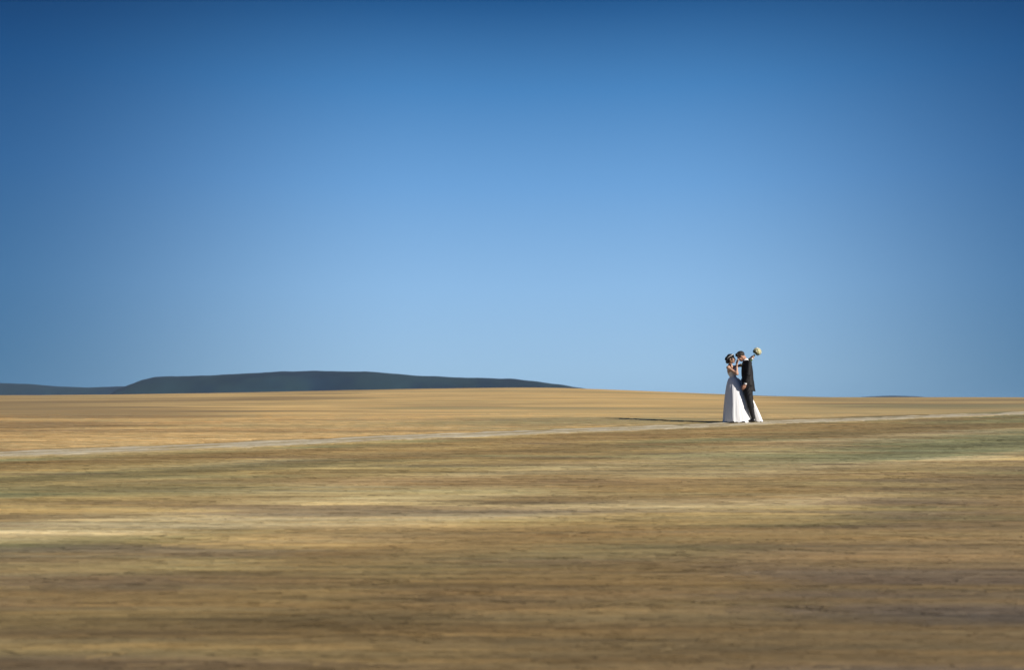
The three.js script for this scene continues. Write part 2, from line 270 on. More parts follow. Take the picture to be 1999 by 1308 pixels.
const ballAt = (c, r, w = 10, h = 8) => new THREE.SphereGeometry(r, w, h).translate(c.x, c.y, c.z);

// the couple: their joints surveyed from the photograph at 25 m, in metres from a point between their feet
const S = 25 / F, P = (px, py, z) => V((px - 1450) * S / 1.027, (828.5 - py) * S, z);
const BX = (1450 - 1000) / F * 25, BD = 25;
const TURN = Math.atan2(-BX, BD);               // they stand side-on to where the photograph was taken
const couple = V(BX, ground(BX, BD) + 0.02, -BD);

const skinMat = new THREE.MeshPhysicalMaterial({ vertexColors: true, roughness: 0.55, sheen: 0.2, sheenRoughness: 0.6 });
const hairMat = new THREE.MeshStandardMaterial({ color: new THREE.Color(0.016, 0.010, 0.007), roughness: 0.72 });
const eyeMat = new THREE.MeshStandardMaterial({ color: new THREE.Color(0.72, 0.70, 0.66), roughness: 0.2 });
const irisMat = new THREE.MeshStandardMaterial({ color: new THREE.Color(0.05, 0.028, 0.015), roughness: 0.2 });
const whiteCloth = new THREE.MeshPhysicalMaterial({ color: new THREE.Color(0.86, 0.865, 0.87), roughness: 0.9, sheen: 0.3, side: THREE.DoubleSide });
const satin = new THREE.MeshPhysicalMaterial({ color: new THREE.Color(0.82, 0.82, 0.825), roughness: 0.6, sheen: 0.3 });
const suit = new THREE.MeshPhysicalMaterial({ color: new THREE.Color(0.0085, 0.0085, 0.0105), roughness: 0.7, specularIntensity: 0.55, sheen: 0.10, sheenColor: new THREE.Color(0.22, 0.22, 0.26), sheenRoughness: 0.5, side: THREE.DoubleSide });
const shirtMat = new THREE.MeshStandardMaterial({ color: new THREE.Color(0.8, 0.8, 0.82), roughness: 0.85, side: THREE.DoubleSide });
const leather = new THREE.MeshStandardMaterial({ color: new THREE.Color(0.012, 0.011, 0.011), roughness: 0.3 });
const silver = new THREE.MeshStandardMaterial({ color: new THREE.Color(0.86, 0.84, 0.80), roughness: 0.35, metalness: 0.2 });
const skinColour = (base, fr, lipCol) => (x, y, z) => {
  const h = toHead(fr, x, y, z), v = 1 + 0.06 * n3(x * 60, y * 60, z * 60, 201);
  const lip = (1 - sstep(0.004, 0.012, Math.abs(h.y + 0.0625) - 0.006)) * sstep(0.078, 0.088, h.x) * (1 - sstep(0.018, 0.026, Math.abs(h.z)));
  return [mix(base[0], lipCol[0], lip) * v, mix(base[1], lipCol[1], lip) * v, mix(base[2], lipCol[2], lip) * v];
};
function face(fr, parent, browMat) {
  for (const s of [1, -1]) {
    const e = mesh('eye', ballAt(V(0.0795, 0.003, 0.031 * s), 0.0118).applyMatrix4(fr.m), eyeMat, parent);
    mesh('iris', ballAt(V(0.0872, 0.003, 0.0315 * s), 0.0056, 8, 6).applyMatrix4(fr.m), irisMat, e);
    mesh('eyebrow', tube([V(0.089, 0.022, 0.014 * s), V(0.0885, 0.028, 0.03 * s), V(0.076, 0.024, 0.05 * s)], 0.0035, 8, 5).applyMatrix4(fr.m), browMat, parent);
  }
}

// ───────────────────────── the bride ─────────────────────────
const bride = new THREE.Group(); bride.name = 'person'; bride.position.copy(couple); bride.rotation.y = TURN; scene.add(bride);
tag(bride, 'woman in a strapless white wedding gown with headband, hand on the man\'s face', 'person');
{
  const hd = headFrame(P(1427.6, 705.8, 0.035), 0.10, -0.12, 0.97);
  const J = { neck: P(1425.3, 719.5, 0), rs: P(1421.8, 722.8, 0.14), re: P(1438.6, 735.2, 0.245), rw: P(1438.4, 717.6, 0.195), ls: P(1426, 722, -0.135), le: P(1446.5, 717.6, -0.17), lw: P(1463.6, 705.8, -0.05) };
  const headF = inFrame(headField(0.94), hd), skull = V(-0.018, -0.055, 0).applyMatrix4(hd.m);
  const torso = blendAll([ell(P(1426.9, 729, 0), 0.097, 0.13, 0.134, 0.14), ell(P(1433.6, 727, 0.055), 0.052, 0.052, 0.052), ell(P(1433.6, 727, -0.055), 0.052, 0.052, 0.052), ell(P(1430.6, 741, 0), 0.074, 0.10, 0.105), ell(P(1430.4, 755, 0), 0.098, 0.11, 0.145)], 0.05);
  const hips = [1, -1].map((s) => blendAll([cone(P(1430.5, 760, 0.075 * s), P(1432, 792, 0.07 * s), 0.078, 0.052), cone(P(1432, 792, 0.07 * s), P(1431, 821, 0.065 * s), 0.052, 0.036), cone(P(1430.5, 824, 0.065 * s), P(1443, 827.2, 0.075 * s), 0.034, 0.022)], 0.04));
  const arms = [cone(J.rs, J.re, 0.040, 0.031), cone(J.re, J.rw, 0.033, 0.022), cone(J.ls, J.le, 0.040, 0.031), cone(J.le, J.lw, 0.033, 0.022)];
  const up = blendAll([cone(V(0, 0, 0).add(J.neck).add(V(0, -0.02, 0)), skull, 0.046, 0.043), cone(J.neck, J.rs, 0.040, 0.038), cone(J.neck, J.ls, 0.040, 0.038), ...arms], 0.045);
  const bodyF = (x, y, z) => { let d = smin(torso(x, y, z), up(x, y, z), 0.05); d = smin(d, hips[0](x, y, z), 0.04); d = smin(d, hips[1](x, y, z), 0.04); return smin(d, headF(x, y, z), 0.02); };
  const skin = skinColour([0.50, 0.295, 0.20], hd, [0.40, 0.11, 0.10]);
  const rF = P(1441.4, 704, 0.175).sub(J.rw).normalize(), rN = V(0.75, 0, -0.66).addScaledVector(rF, -V(0.75, 0, -0.66).dot(rF)).normalize(), rT = rF.clone().cross(rN);
  const rh = handField(J.rw, rF, rN, rT, 0.94, [0.12, 0.22, 0.2], 0.10, [0.75, 0.75, 0.2], 0.2);
  const lT = V(0.63, 0.775, 0.05).normalize(), lF0 = V(0.45, -0.36, 0.8), lF = lF0.addScaledVector(lT, -lF0.dot(lT)).normalize(), lN = lF.clone().cross(lT);
  const lWr = P(1468.2, 701.6, -0.015);
  const lh = blendAll([handField(lWr, lF, lN, lT, 0.94, [1.05, 1.35, 0.9], 0.0, [0.75, 0.4, 0.9], 0.9), cone(J.lw, lWr, 0.024, 0.021)], 0.012);
  bride.userData.grip = null;
  const body = mergeGeometries([
    net(bodyF, V(-0.58, -0.02, -0.30), V(0.24, 1.50, 0.34), 0.011, skin),
    net((x, y, z) => smin(headF(x, y, z), smin(up(x, y, z), torso(x, y, z), 0.05), 0.02), hd.m.elements[12] ? V(hd.m.elements[12] - 0.13, hd.m.elements[13] - 0.15, hd.m.elements[14] - 0.11) : V(0, 0, 0), V(hd.m.elements[12] + 0.14, hd.m.elements[13] + 0.15, hd.m.elements[14] + 0.11), 0.0042, skin),
    net((x, y, z) => smin(rh(x, y, z), arms[1](x, y, z), 0.02), ...box(J.rw.clone().addScaledVector(rF, 0.085), 0.125), 0.0035, skin),
    net((x, y, z) => smin(lh(x, y, z), arms[3](x, y, z), 0.02), ...box(lWr.clone().addScaledVector(lF, 0.05), 0.12), 0.0035, skin)]);
  mesh('body', body, skinMat, bride);
  face(hd, bride, hairMat);
  // up-do of dark curls
  {
    const r = rng(5), curls = [];
    for (let i = 0; i < 30; i++) { const a = r() * 6.28, b = r() * 6.28; const c = V(-0.082 + 0.052 * Math.cos(a) * Math.cos(b) - 0.012, -0.012 + 0.062 * Math.sin(b), 0.064 * Math.sin(a) * Math.cos(b)); curls.push(ell(c, 0.022 + 0.012 * r(), 0.022 + 0.012 * r(), 0.022 + 0.012 * r())); }
    for (let i = 0; i < 16; i++) { const a = -0.5 + r() * 2.9, z = (r() - 0.5) * 0.12; curls.push(ell(V(-0.012 - 0.098 * Math.cos(a) * 0.95, 0.036 + 0.082 * Math.sin(a), z), 0.024, 0.02, 0.024)); }
    for (const s of [1, -1]) { curls.push(cone(V(0.055, 0.055, 0.058 * s), V(0.03, -0.01, 0.076 * s), 0.018, 0.012)); curls.push(cone(V(0.03, -0.01, 0.076 * s), V(0.036, -0.05, 0.07 * s), 0.011, 0.006)); curls.push(cone(V(-0.04, -0.02, 0.07 * s), V(-0.05, -0.085, 0.05 * s), 0.03, 0.014)); curls.push(cone(V(0.062, 0.075, 0.03 * s), V(0.02, 0.04, 0.077 * s), 0.02, 0.02)); }
    for (let i = 0; i < 9; i++) { const z = (r() - 0.5) * 0.1, x = -0.09 - 0.03 * r(); curls.push(cone(V(x, -0.04, z), V(x - 0.02 + 0.04 * r(), -0.085 - 0.03 * r(), z + 0.02 * (r() - 0.5)), 0.014, 0.005)); }
    const cap = ell(V(-0.014, 0.044, 0), 0.106, 0.094, 0.085), lump = blendAll(curls, 0.012);
    const f = (x, y, z) => { let d = smax(cap(x, y, z), (x * 0.93 - (y - 0.062) * 0.62) - 0.052, 0.02); d = smax(d, -(y + 0.02 + (x + 0.1) * 0.1), 0.02); d = smin(d, lump(x, y, z), 0.016); return d + 0.0035 * n3(x * 55, y * 55, z * 55, 301) + 0.0022 * Math.sin((y * 1.4 - x) * 260 + 9 * n3(x * 22, y * 22, z * 22, 302)); };
    mesh('hair', net(f, V(-0.19, -0.15, -0.12), V(0.12, 0.16, 0.12), 0.0048).applyMatrix4(hd.m), hairMat, bride);
    const ring = []; for (let i = 0; i <= 40; i++) { const a = i / 40 * 6.283; const q = V(0.112 * Math.cos(a), 0, 0.094 * Math.sin(a)); q.applyAxisAngle(V(0, 0, 1), 0.50).add(V(-0.022, 0.064, 0)); ring.push(q); }
    const band = [tube(ring, 0.0058, 80, 6)]; for (let i = 0; i < 40; i++) band.push(ballAt(ring[i], 0.0085, 6, 5));
    mesh('headband', mergeGeometries(band).applyMatrix4(hd.m), silver, bride);
    for (const s of [1, -1]) mesh('earring', mergeGeometries([ballAt(V(-0.002, -0.047, 0.08 * s), 0.007, 8, 6), ballAt(V(-0.002, -0.066, 0.08 * s), 0.009, 8, 6)]).applyMatrix4(hd.m), new THREE.MeshStandardMaterial({ color: new THREE.Color(0.8, 0.6, 0.25), metalness: 0.8, roughness: 0.3 }), bride);
  }
  mesh('bracelet', new THREE.TorusGeometry(0.0285, 0.005, 6, 20).rotateX(Math.PI / 2).translate(...P(1438.4, 719.6, 0.1995).toArray()), new THREE.MeshStandardMaterial({ color: new THREE.Color(0.10, 0.085, 0.06), roughness: 0.4, metalness: 0.4 }), bride);
  // boned bodice: neckline high over the bust, low at the back
  {
    const b0 = P(1421, 734, 0), b1 = P(1436, 722.8, 0);
    const f = (x, y, z) => {
      const t = (x - b0.x) / (b1.x - b0.x), cut = y - (mix(b0.y, b1.y, Math.min(1.15, Math.max(-0.3, t))) + 0.012 * Math.cos(z * 55) * sstep(0.5, 0.9, t));
      const seam = 0.0016 * Math.abs(Math.sin(Math.atan2(z, x - P(1430, 740, 0).x) * 7));
      return smax(torso(x, y, z) - 0.0095 + seam, cut, 0.006);
    };
    mesh('bodice', net(f, V(-0.45, 1.05, -0.19), V(0.0, 1.44, 0.19), 0.0052), satin, bride);
    const sash = []; for (let i = 0; i <= 48; i++) { const a = i / 48 * 6.283; sash.push(P(1431, 742.2, 0).add(V(0.084 * Math.cos(a), 0.004 * Math.sin(3 * a), 0.115 * Math.sin(a)))); }
    mesh('sash', mergeGeometries([-0.012, 0, 0.012].map((o) => tube(sash.map((p) => p.clone().add(V(0, o, 0))), 0.0085, 64, 6))), satin, bride);
  }
  // full tulle skirt: gathered at the waist, hem swept out behind the man's legs into a short train
  {
    const hem = [[-0.275, 0.00], [-0.24, 0.18], [-0.12, 0.325], [0.05, 0.405], [0.22, 0.415], [0.345, 0.385], [0.425, 0.30], [0.405, 0.17], [0.375, 0.06], [0.40, -0.03], [0.50, -0.02], [0.62, 0.045], [0.705, 0.03], [0.70, -0.12], [0.58, -0.26], [0.36, -0.33], [0.12, -0.34], [-0.10, -0.27], [-0.21, -0.14]];
    const curve = new THREE.CatmullRomCurve3(hem.map(([x, z]) => V(x, 0, z)), true, 'centripetal');
    const layer = (n, rows, amp, seed, lift, shrink) => {
      const pts = curve.getSpacedPoints(n), pos = [], uv = [], idx = [], w = P(1431, 742.5, 0), hc = V(0.2, 0, 0.02);
      for (let j = 0; j <= rows; j++) for (let i = 0; i <= n; i++) {
        const ii = i % n, p = pts[ii], t = j / rows, ang = Math.atan2(p.z, p.x - 0.02);
        const wx = 0.082 * Math.cos(ang), wz = 0.112 * Math.sin(ang);
        const right = sstep(-0.1, 0.3, p.x), g = Math.pow(t, mix(0.42, 0.64, right)), gz = Math.pow(t, 0.52);
        const u = i / n, ph = u * Math.PI * 2;
        const wn = 2.6 * n1(Math.cos(ph) * 2.2, Math.sin(ph) * 2.2 + t * 0.5, seed), soft = 0.55 + 0.45 * n1(Math.cos(ph) * 4 + 9, Math.sin(ph) * 4 + t * 0.8, seed + 1);
        const fold = soft * (0.6 * Math.sin(ph * 13 + wn) + 0.35 * Math.sin(ph * 22 + 2 + wn * 1.7 + t)) + 0.28 * Math.sin(ph * 6 + 0.7) + 0.30 * t * n1(u * 46, t * 2.2, seed + 3) + 0.12 * n1(u * 140, t * 5, seed + 4);
        const nx = Math.cos(ang), nz = Math.sin(ang), A = amp * Math.pow(t, 0.8) + 0.004 * Math.sin(ph * 40) * (1 - t);
        let x = mix(wx, p.x * shrink, g) + nx * A * fold, z = mix(wz, p.z * shrink, gz) + nz * A * fold;
        const y = w.y * (1 - t) + lift + (t > 0.98 ? 0.022 * n1(u * 90, 1, seed + 5) + 0.012 * n1(u * 210, 4, seed + 6) : 0) + 0.014 * t * t * Math.sin(ph * 13 + 0.8) + 0.02 * (1 - Math.cos(ph * 3)) * t * t * 0.4;
        pos.push(w.x + x, y, w.z + z); uv.push(u * 5, t * 1.1);
      }
      for (let j = 0; j < rows; j++) for (let i = 0; i < n; i++) { const a = j * (n + 1) + i; idx.push(a, a + n + 1, a + 1, a + 1, a + n + 1, a + n + 2); }
      const g = new THREE.BufferGeometry(); g.setAttribute('position', new THREE.Float32BufferAttribute(pos, 3)); g.setAttribute('uv', new THREE.Float32BufferAttribute(uv, 2)); g.setIndex(idx); g.computeVertexNormals(); return g;
    };
    mesh('skirt', layer(420, 70, 0.021, 401, -0.005, 1), whiteCloth, bride);
    mesh('underskirt', layer(240, 40, 0.012, 421, 0.012, 0.93), whiteCloth, bride);
  }
  // sprig of leaves with a white ribbon round the raised wrist
  {
    const r = rng(8), leaves = [], c = P(1465.0, 708.2, 0.03);
    for (let i = 0; i < 22; i++) { const a = r() * 6.28, b = (r() - 0.4) * 1.8; const g = new THREE.SphereGeometry(1, 6, 4).scale(0.030 + 0.012 * r(), 0.004, 0.013).rotateZ(b).rotateY(a); g.translate(c.x + (r() - 0.5) * 0.075, c.y + (r() - 0.5) * 0.045, c.z + (r() - 0.5) * 0.05); leaves.push(g); }
    const co = mesh('wrist_corsage', mergeGeometries(leaves), new THREE.MeshStandardMaterial({ color: new THREE.Color(0.085, 0.16, 0.035), roughness: 0.6 }), bride);
    const rib = []; for (let i = 0; i < 5; i++) rib.push(new THREE.TorusGeometry(0.018, 0.005, 5, 12).scale(1, 0.6, 1).rotateY(i * 1.3).translate(c.x + 0.012 + 0.012 * i, c.y + 0.035 - 0.004 * i, c.z + 0.02));
    mesh('ribbon', mergeGeometries(rib), whiteCloth, co);
  }
  // bouquet in her left hand
  {
    const grip = lWr.clone().addScaledVector(lF, 0.087).addScaledVector(lN, 0.026);
    const top = P(1478.6, 691.9, 0.045), ax = top.clone().sub(grip).normalize();
    const bq = new THREE.Group(); bq.name = 'bouquet'; bq.position.copy(couple).add(grip.clone().applyAxisAngle(V(0, 1, 0), TURN)); bq.rotation.y = TURN; scene.add(bq);
    tag(bq, 'round cream-white rose bouquet held up behind the man\'s shoulder', 'bouquet');
    const R = 0.088, r = rng(77), q = new THREE.Quaternion().setFromUnitVectors(V(0, 1, 0), ax), ctr = top.clone().sub(grip);
    const stems = []; for (let i = 0; i < 12; i++) { const a = i * 2.4, k = 0.009 * Math.sqrt(i / 12); stems.push(tube([V(k * Math.cos(a) * 1.6, -0.085, k * Math.sin(a) * 1.6), V(k * Math.cos(a), 0, k * Math.sin(a)), V(k * 3.4 * Math.cos(a), 0.085, k * 3.4 * Math.sin(a))], 0.0034, 6, 5)); }
    mesh('stems', mergeGeometries(stems).applyQuaternion(q), new THREE.MeshStandardMaterial({ color: new THREE.Color(0.07, 0.13, 0.03), roughness: 0.6 }), bq).userData.kind = 'stuff';
    mesh('ribbon_wrap', new THREE.CylinderGeometry(0.0165, 0.0155, 0.085, 16).applyQuaternion(q), satin, bq);
    const roses = [], pal = [[0.74, 0.69, 0.47], [0.78, 0.74, 0.58], [0.66, 0.60, 0.32], [0.62, 0.62, 0.38]];
    const N = 46; for (let i = 0; i < N; i++) {
      const yy = 1 - (i + 0.5) / N * 1.45, rr = Math.sqrt(1 - yy * yy), a = i * 2.39996; const dir = V(rr * Math.cos(a), yy, rr * Math.sin(a)).applyQuaternion(q);
      const k = pal[Math.floor(r() * 4)], s = 0.021 + 0.006 * r(), petals = [new THREE.SphereGeometry(s * 0.6, 7, 5)];
      for (let p = 0; p < 6; p++) { const pa = p * 1.047 + r(), g = new THREE.SphereGeometry(s * 0.72, 6, 4, 0, 6.283, 0, 1.5).scale(1, 0.55, 0.75); g.rotateX(0.9 + 0.3 * r()).translate(0, s * 0.15, s * 0.42).rotateY(pa); petals.push(g); }
      const g = mergeGeometries(petals).applyQuaternion(new THREE.Quaternion().setFromUnitVectors(V(0, 1, 0), dir)); const o = dir.clone().multiplyScalar(R * (0.92 + 0.14 * r())).add(ctr); g.translate(o.x, o.y, o.z);
      const n = g.attributes.position.count, c = new Float32Array(n * 3), v = 0.85 + 0.25 * r(); for (let t = 0; t < n; t++) { c[t * 3] = k[0] * v; c[t * 3 + 1] = k[1] * v; c[t * 3 + 2] = k[2] * v; } g.setAttribute('color', new THREE.BufferAttribute(c, 3)); roses.push(g);
    }
    mesh('roses', mergeGeometries(roses), new THREE.MeshStandardMaterial({ vertexColors: true, roughness: 0.75, side: THREE.DoubleSide }), bq).userData.kind = 'stuff';
    const lv = []; for (let i = 0; i < 60; i++) { const yy = i < 34 ? -0.75 + 0.5 * r() : -0.2 + r(), rr = Math.sqrt(1 - yy * yy), a = r() * 6.283, dir = V(rr * Math.cos(a), yy, rr * Math.sin(a)).applyQuaternion(q); const g = new THREE.SphereGeometry(1, 6, 4).scale(0.012, 0.026 + 0.008 * r(), 0.0025).rotateY(r() * 6).applyQuaternion(new THREE.Quaternion().setFromUnitVectors(V(0, 1, 0), dir)); const o = dir.clone().multiplyScalar(R * 0.98).add(ctr); g.translate(o.x, o.y, o.z); lv.push(g); }
    lv.push(ballAt(ctr, R * 0.84, 14, 10));
    mesh('leaves', mergeGeometries(lv), new THREE.MeshStandardMaterial({ color: new THREE.Color(0.075, 0.115, 0.04), roughness: 0.6 }), bq).userData.kind = 'stuff';
  }
}

// ───────────────────────── the groom ─────────────────────────
const groom = new THREE.Group(); groom.name = 'person_001'; groom.position.copy(couple); groom.rotation.y = TURN; scene.add(groom);
tag(groom, 'man in a black suit leaning in, forehead against the bride\'s', 'person');
{
  // he faces -x: built facing +x inside the head frame, turned by half a turn
  const hd = headFrame(P(1446.8, 701.2, 0.085), -0.66, Math.PI + 0.10, 1.0);
  const headF = inFrame(headField(1.04), hd), nape = V(-0.035, -0.05, 0).applyMatrix4(hd.m);
  const J = { neck: P(1456.6, 711.5, 0.10), ls: P(1462.3, 715, 0.275), le: P(1460.0, 737.5, 0.36), lw: P(1454.2, 755.2, 0.345), rs: P(1458.5, 715, -0.085), re: P(1455, 738, -0.19), rw: P(1446.5, 752, -0.20) };
  const neckF = cone(J.neck, nape, 0.062, 0.056);
  const torso = blendAll([ell(P(1458.2, 724, 0.10), 0.118, 0.165, 0.178, 0.06), ell(P(1458.6, 744, 0.14), 0.112, 0.16, 0.16), ell(P(1459.6, 762, 0.18), 0.112, 0.12, 0.165)], 0.06);
  const shoulders = blendAll([cone(J.neck, J.ls, 0.05, 0.06), cone(J.neck, J.rs, 0.05, 0.06)], 0.04);
  const armL = blendAll([cone(J.ls, J.le, 0.056, 0.044), cone(J.le, J.lw, 0.045, 0.03)], 0.03), armR = blendAll([cone(J.rs, J.re, 0.056, 0.044), cone(J.re, J.rw, 0.045, 0.03)], 0.03);
  const legJ = [[P(1459.6, 768, 0.275), P(1463.6, 798, 0.345), P(1468.6, 821, 0.315)], [P(1459.6, 768, 0.095), P(1464.4, 798, 0.125), P(1468.2, 821, 0.115)]];
  const legs = legJ.map(([h, k, a]) => blendAll([cone(h, k, 0.095, 0.058), cone(k, a, 0.06, 0.036)], 0.04));
  const all = (x, y, z) => { let d = smin(torso(x, y, z), shoulders(x, y, z), 0.06); d = smin(d, armL(x, y, z), 0.04); d = smin(d, armR(x, y, z), 0.04); d = smin(d, legs[0](x, y, z), 0.04); d = smin(d, legs[1](x, y, z), 0.04); d = smin(d, neckF(x, y, z), 0.04); return smin(d, headF(x, y, z), 0.02); };
  const skin = skinColour([0.43, 0.225, 0.15], hd, [0.36, 0.14, 0.12]);
  const hF = V(-0.33, -0.94, -0.06).normalize(), hN0 = V(-0.1, 0, -1), hN = hN0.addScaledVector(hF, -hN0.dot(hF)).normalize(), hT = hN.clone().cross(hF);
  const lh = handField(J.lw, hF, hN, hT, 1.04, [0.25, 0.35, 0.25], 0.06, [0.9, 0.55, 0.2], 0.3);
  const gF = V(-0.9, -0.42, 0.05).normalize(), gN0 = V(0, 0, 1), gN = gN0.addScaledVector(gF, -gN0.dot(gF)).normalize(), gT = gF.clone().cross(gN);
  const rh = handField(J.rw, gF, gN, gT, 1.04, [0.2, 0.3, 0.2], 0.08, [0.8, 0.6, 0.2], 0.3);
  const hc = V(hd.m.elements[12], hd.m.elements[13], hd.m.elements[14]);
  const body = mergeGeometries([
    net((x, y, z) => all(x, y, z) + 0.004, V(-0.14, 0.02, -0.28), V(0.36, 1.62, 0.46), 0.011, skin),
    net((x, y, z) => smin(headF(x, y, z), neckF(x, y, z), 0.02), hc.clone().add(V(-0.15, -0.17, -0.115)), hc.clone().add(V(0.17, 0.15, 0.115)), 0.0042, skin),
    net((x, y, z) => smin(lh(x, y, z), armL(x, y, z) + 0.003, 0.02), ...box(J.lw.clone().addScaledVector(hF, 0.085), 0.13), 0.0035, skin),
    net((x, y, z) => smin(rh(x, y, z), armR(x, y, z) + 0.003, 0.02), ...box(J.rw.clone().addScaledVector(gF, 0.085), 0.13), 0.0035, skin)]);
  mesh('body', body, skinMat, groom);
  face(hd, groom, hairMat);
  { // short dark hair, longer on top
    const cap = ell(V(-0.014, 0.042, 0), 0.110, 0.098, 0.085), fore = blendAll([cone(V(0.05, 0.10, -0.045), V(0.05, 0.10, 0.045), 0.034, 0.034), cone(V(0.078, 0.082, -0.03), V(0.078, 0.082, 0.03), 0.02, 0.02)], 0.02), side = [1, -1].map((s) => cone(V(0.028, 0.04, 0.066 * s), V(0.022, -0.015, 0.069 * s), 0.016, 0.008));
    const f = (x, y, z) => {
      let d = smax(cap(x, y, z), (x - 0.045) * 0.9 - (y - 0.055) * 0.75, 0.016);
      d = smax(d, -(y - (x > -0.02 ? 0.012 : mix(0.012, -0.06, Math.min(1, (-0.02 - x) / 0.06)))), 0.014);
      d = smin(d, fore(x, y, z), 0.018); d = smin(d, side[0](x, y, z), 0.01); d = smin(d, side[1](x, y, z), 0.01);
      return d + 0.003 * n3(x * 60, y * 60, z * 60, 331) + 0.0018 * Math.sin(z * 420 + 6 * n3(x * 25, y * 25, z * 25, 332));
    };
    mesh('hair', net(f, V(-0.15, -0.09, -0.115), V(0.13, 0.165, 0.115), 0.0048).applyMatrix4(hd.m), hairMat, groom);
  }
  // shirt: collar standing above the jacket, cuff at the wrist
  {
    const nd = nape.clone().sub(J.neck).normalize(), col = (x, y, z) => { const t = (x - J.neck.x) * nd.x + (y - J.neck.y) * nd.y + (z - J.neck.z) * nd.z; return smax(Math.abs(neckF(x, y, z) - 0.007) - 0.005, Math.abs(t - 0.028) - 0.03, 0.004); };
    const chest = (x, y, z) => smax(smax(torso(x, y, z) - 0.006, Math.abs(z - 0.10) - 0.06, 0.01), x - P(1454, 0, 0).x, 0.01);
    const shirt = net((x, y, z) => smin(col(x, y, z), smax(smax(smin(torso(x, y, z), shoulders(x, y, z), 0.06) - 0.004, Math.abs(z - 0.10) - 0.075, 0.01), 1.27 - y, 0.01), 0.006), V(-0.08, 1.20, -0.05), V(0.24, 1.66, 0.25), 0.0052);
    const sh = mesh('shirt', shirt, shirtMat, groom);
    const cuff = (W, E) => { const d = W.clone().sub(E).normalize(), A = cone(E, W, 0.05, 0.036); return (x, y, z) => smax(A(x, y, z), Math.abs((x - W.x) * d.x + (y - W.y) * d.y + (z - W.z) * d.z + 0.012) - 0.022, 0.004); };
    for (const [W, E] of [[J.lw, J.le], [J.rw, J.re]]) mesh('cuff', net(cuff(W, E), ...box(W, 0.08), 0.005), shirtMat, sh);
    void chest;
  }
  // jacket: shoulders, sleeves stopping short of the cuffs, back hem with a lifted tail
  {
    const K = [[709, 1457, 0.10, 0.060, 0.09], [714, 1457.6, 0.10, 0.108, 0.175], [720, 1458.2, 0.10, 0.134, 0.192], [731, 1458.5, 0.11, 0.143, 0.188], [745, 1459.2, 0.14, 0.144, 0.176], [757, 1460.1, 0.165, 0.150, 0.182], [772, 1461.4, 0.185, 0.158, 0.192]].map(([py, cx, cz, rx, rz]) => [P(0, py, 0).y, P(cx, 0, 0).x, cz, rx, rz]);
    const loft = (x, y, z) => { let k = 0; while (k < K.length - 2 && y < K[k + 1][0]) k++; const A = K[k], B = K[k + 1], t0 = Math.min(1.2, Math.max(0, (A[0] - y) / (A[0] - B[0]))), t = t0 < 1 ? 0.5 * t0 + 0.5 * t0 * t0 * (3 - 2 * t0) : t0, px = x - mix(A[1], B[1], t), pz = z - mix(A[2], B[2], t), rx = mix(A[3], B[3], t), rz = mix(A[4], B[4], t); return smax((Math.pow(Math.pow(Math.abs(px / rx), 2.3) + Math.pow(Math.abs(pz / rz), 2.3), 1 / 2.3) - 1) * Math.min(rx, rz), y - K[0][0], 0.05); };
    const yoke = blendAll([cone(P(1456, 713, 0.10), J.ls, 0.048, 0.064), cone(P(1456, 713, 0.10), J.rs, 0.048, 0.064)], 0.055), shell = (x, y, z) => smin(loft(x, y, z), yoke(x, y, z), 0.06);
    const sl = [[J.ls, J.le, J.lw], [J.rs, J.re, J.rw]].map(([s, e, w]) => { const d = w.clone().sub(e), n = d.clone().normalize(), w2 = w.clone(); const A = blendAll([cone(s, e, 0.068, 0.056), cone(e, w2, 0.057, 0.043)], 0.025); return (x, y, z) => smax(A(x, y, z) + 0.0035 * Math.sin(((x - e.x) * n.x + (y - e.y) * n.y + (z - e.z) * n.z) * 95 + 3 * n3(x * 9, y * 9, z * 9, 352)) * sstep(0.2, 0, Math.abs(y - e.y)), (x - w.x) * n.x + (y - w.y) * n.y + (z - w.z) * n.z + 0.028, 0.006); });
    const h0 = P(1448, 765.5, 0), h1 = P(1473, 769.5, 0), nd = nape.clone().sub(J.neck).normalize(), hole = cone(J.neck.clone().addScaledVector(nd, -0.03), nape, 0.071, 0.072);
    const vee = blendAll([cone(P(1449.5, 713, 0.09), P(1445.6, 737, 0.12), 0.058, 0.016)], 0.01);
    const f = (x, y, z) => {
      let d = shell(x, y, z); d += 0.004 * n3(x * 11, y * 8, z * 11, 351);
      d = smax(d, mix(h0.y, h1.y, (x - h0.x) / (h1.x - h0.x)) - y, 0.008);
      const ve = vee(x, y, z); if (ve < 0.045 && x < P(1456, 0, 0).x) d -= 0.006 * sstep(0.045, 0.040, ve); d = smax(d, -ve, 0.006);
      const vent = smax(Math.abs(z - 0.18) - 0.006, y - P(0, 755, 0).y, 0.004), back = x - P(1466, 0, 0).x; d = smax(d, -smax(vent, -back, 0.004), 0.004);
      d = smin(d, sl[0](x, y, z), 0.022); d = smin(d, sl[1](x, y, z), 0.022);
      return smax(d, -hole(x, y, z), 0.006);
    };
    const jk = mesh('jacket', net(f, V(-0.14, 0.72, -0.30), V(0.34, 1.62, 0.46), 0.0075), suit, groom);
    const flap = new THREE.BoxGeometry(0.115, 0.045, 0.006, 6, 2, 1); { const a = flap.attributes.position; for (let i = 0; i < a.count; i++) { const x = a.getX(i); a.setZ(i, a.getZ(i) - 1.6 * x * x); } flap.computeVertexNormals(); }
    flap.rotateZ(0.05).translate(...P(1463, 759, 0.3495).toArray()); mesh('pocket_flap', flap, suit, jk);
    const bt = new THREE.CylinderGeometry(0.0075, 0.0075, 0.004, 10); for (const k of [0, 1, 2]) mesh('button', bt.clone().rotateX(Math.PI / 2).translate(...J.lw.clone().lerp(J.le, 0.17 + 0.09 * k).add(V(0.02, 0, 0.041)).toArray()), leather, jk);
  }
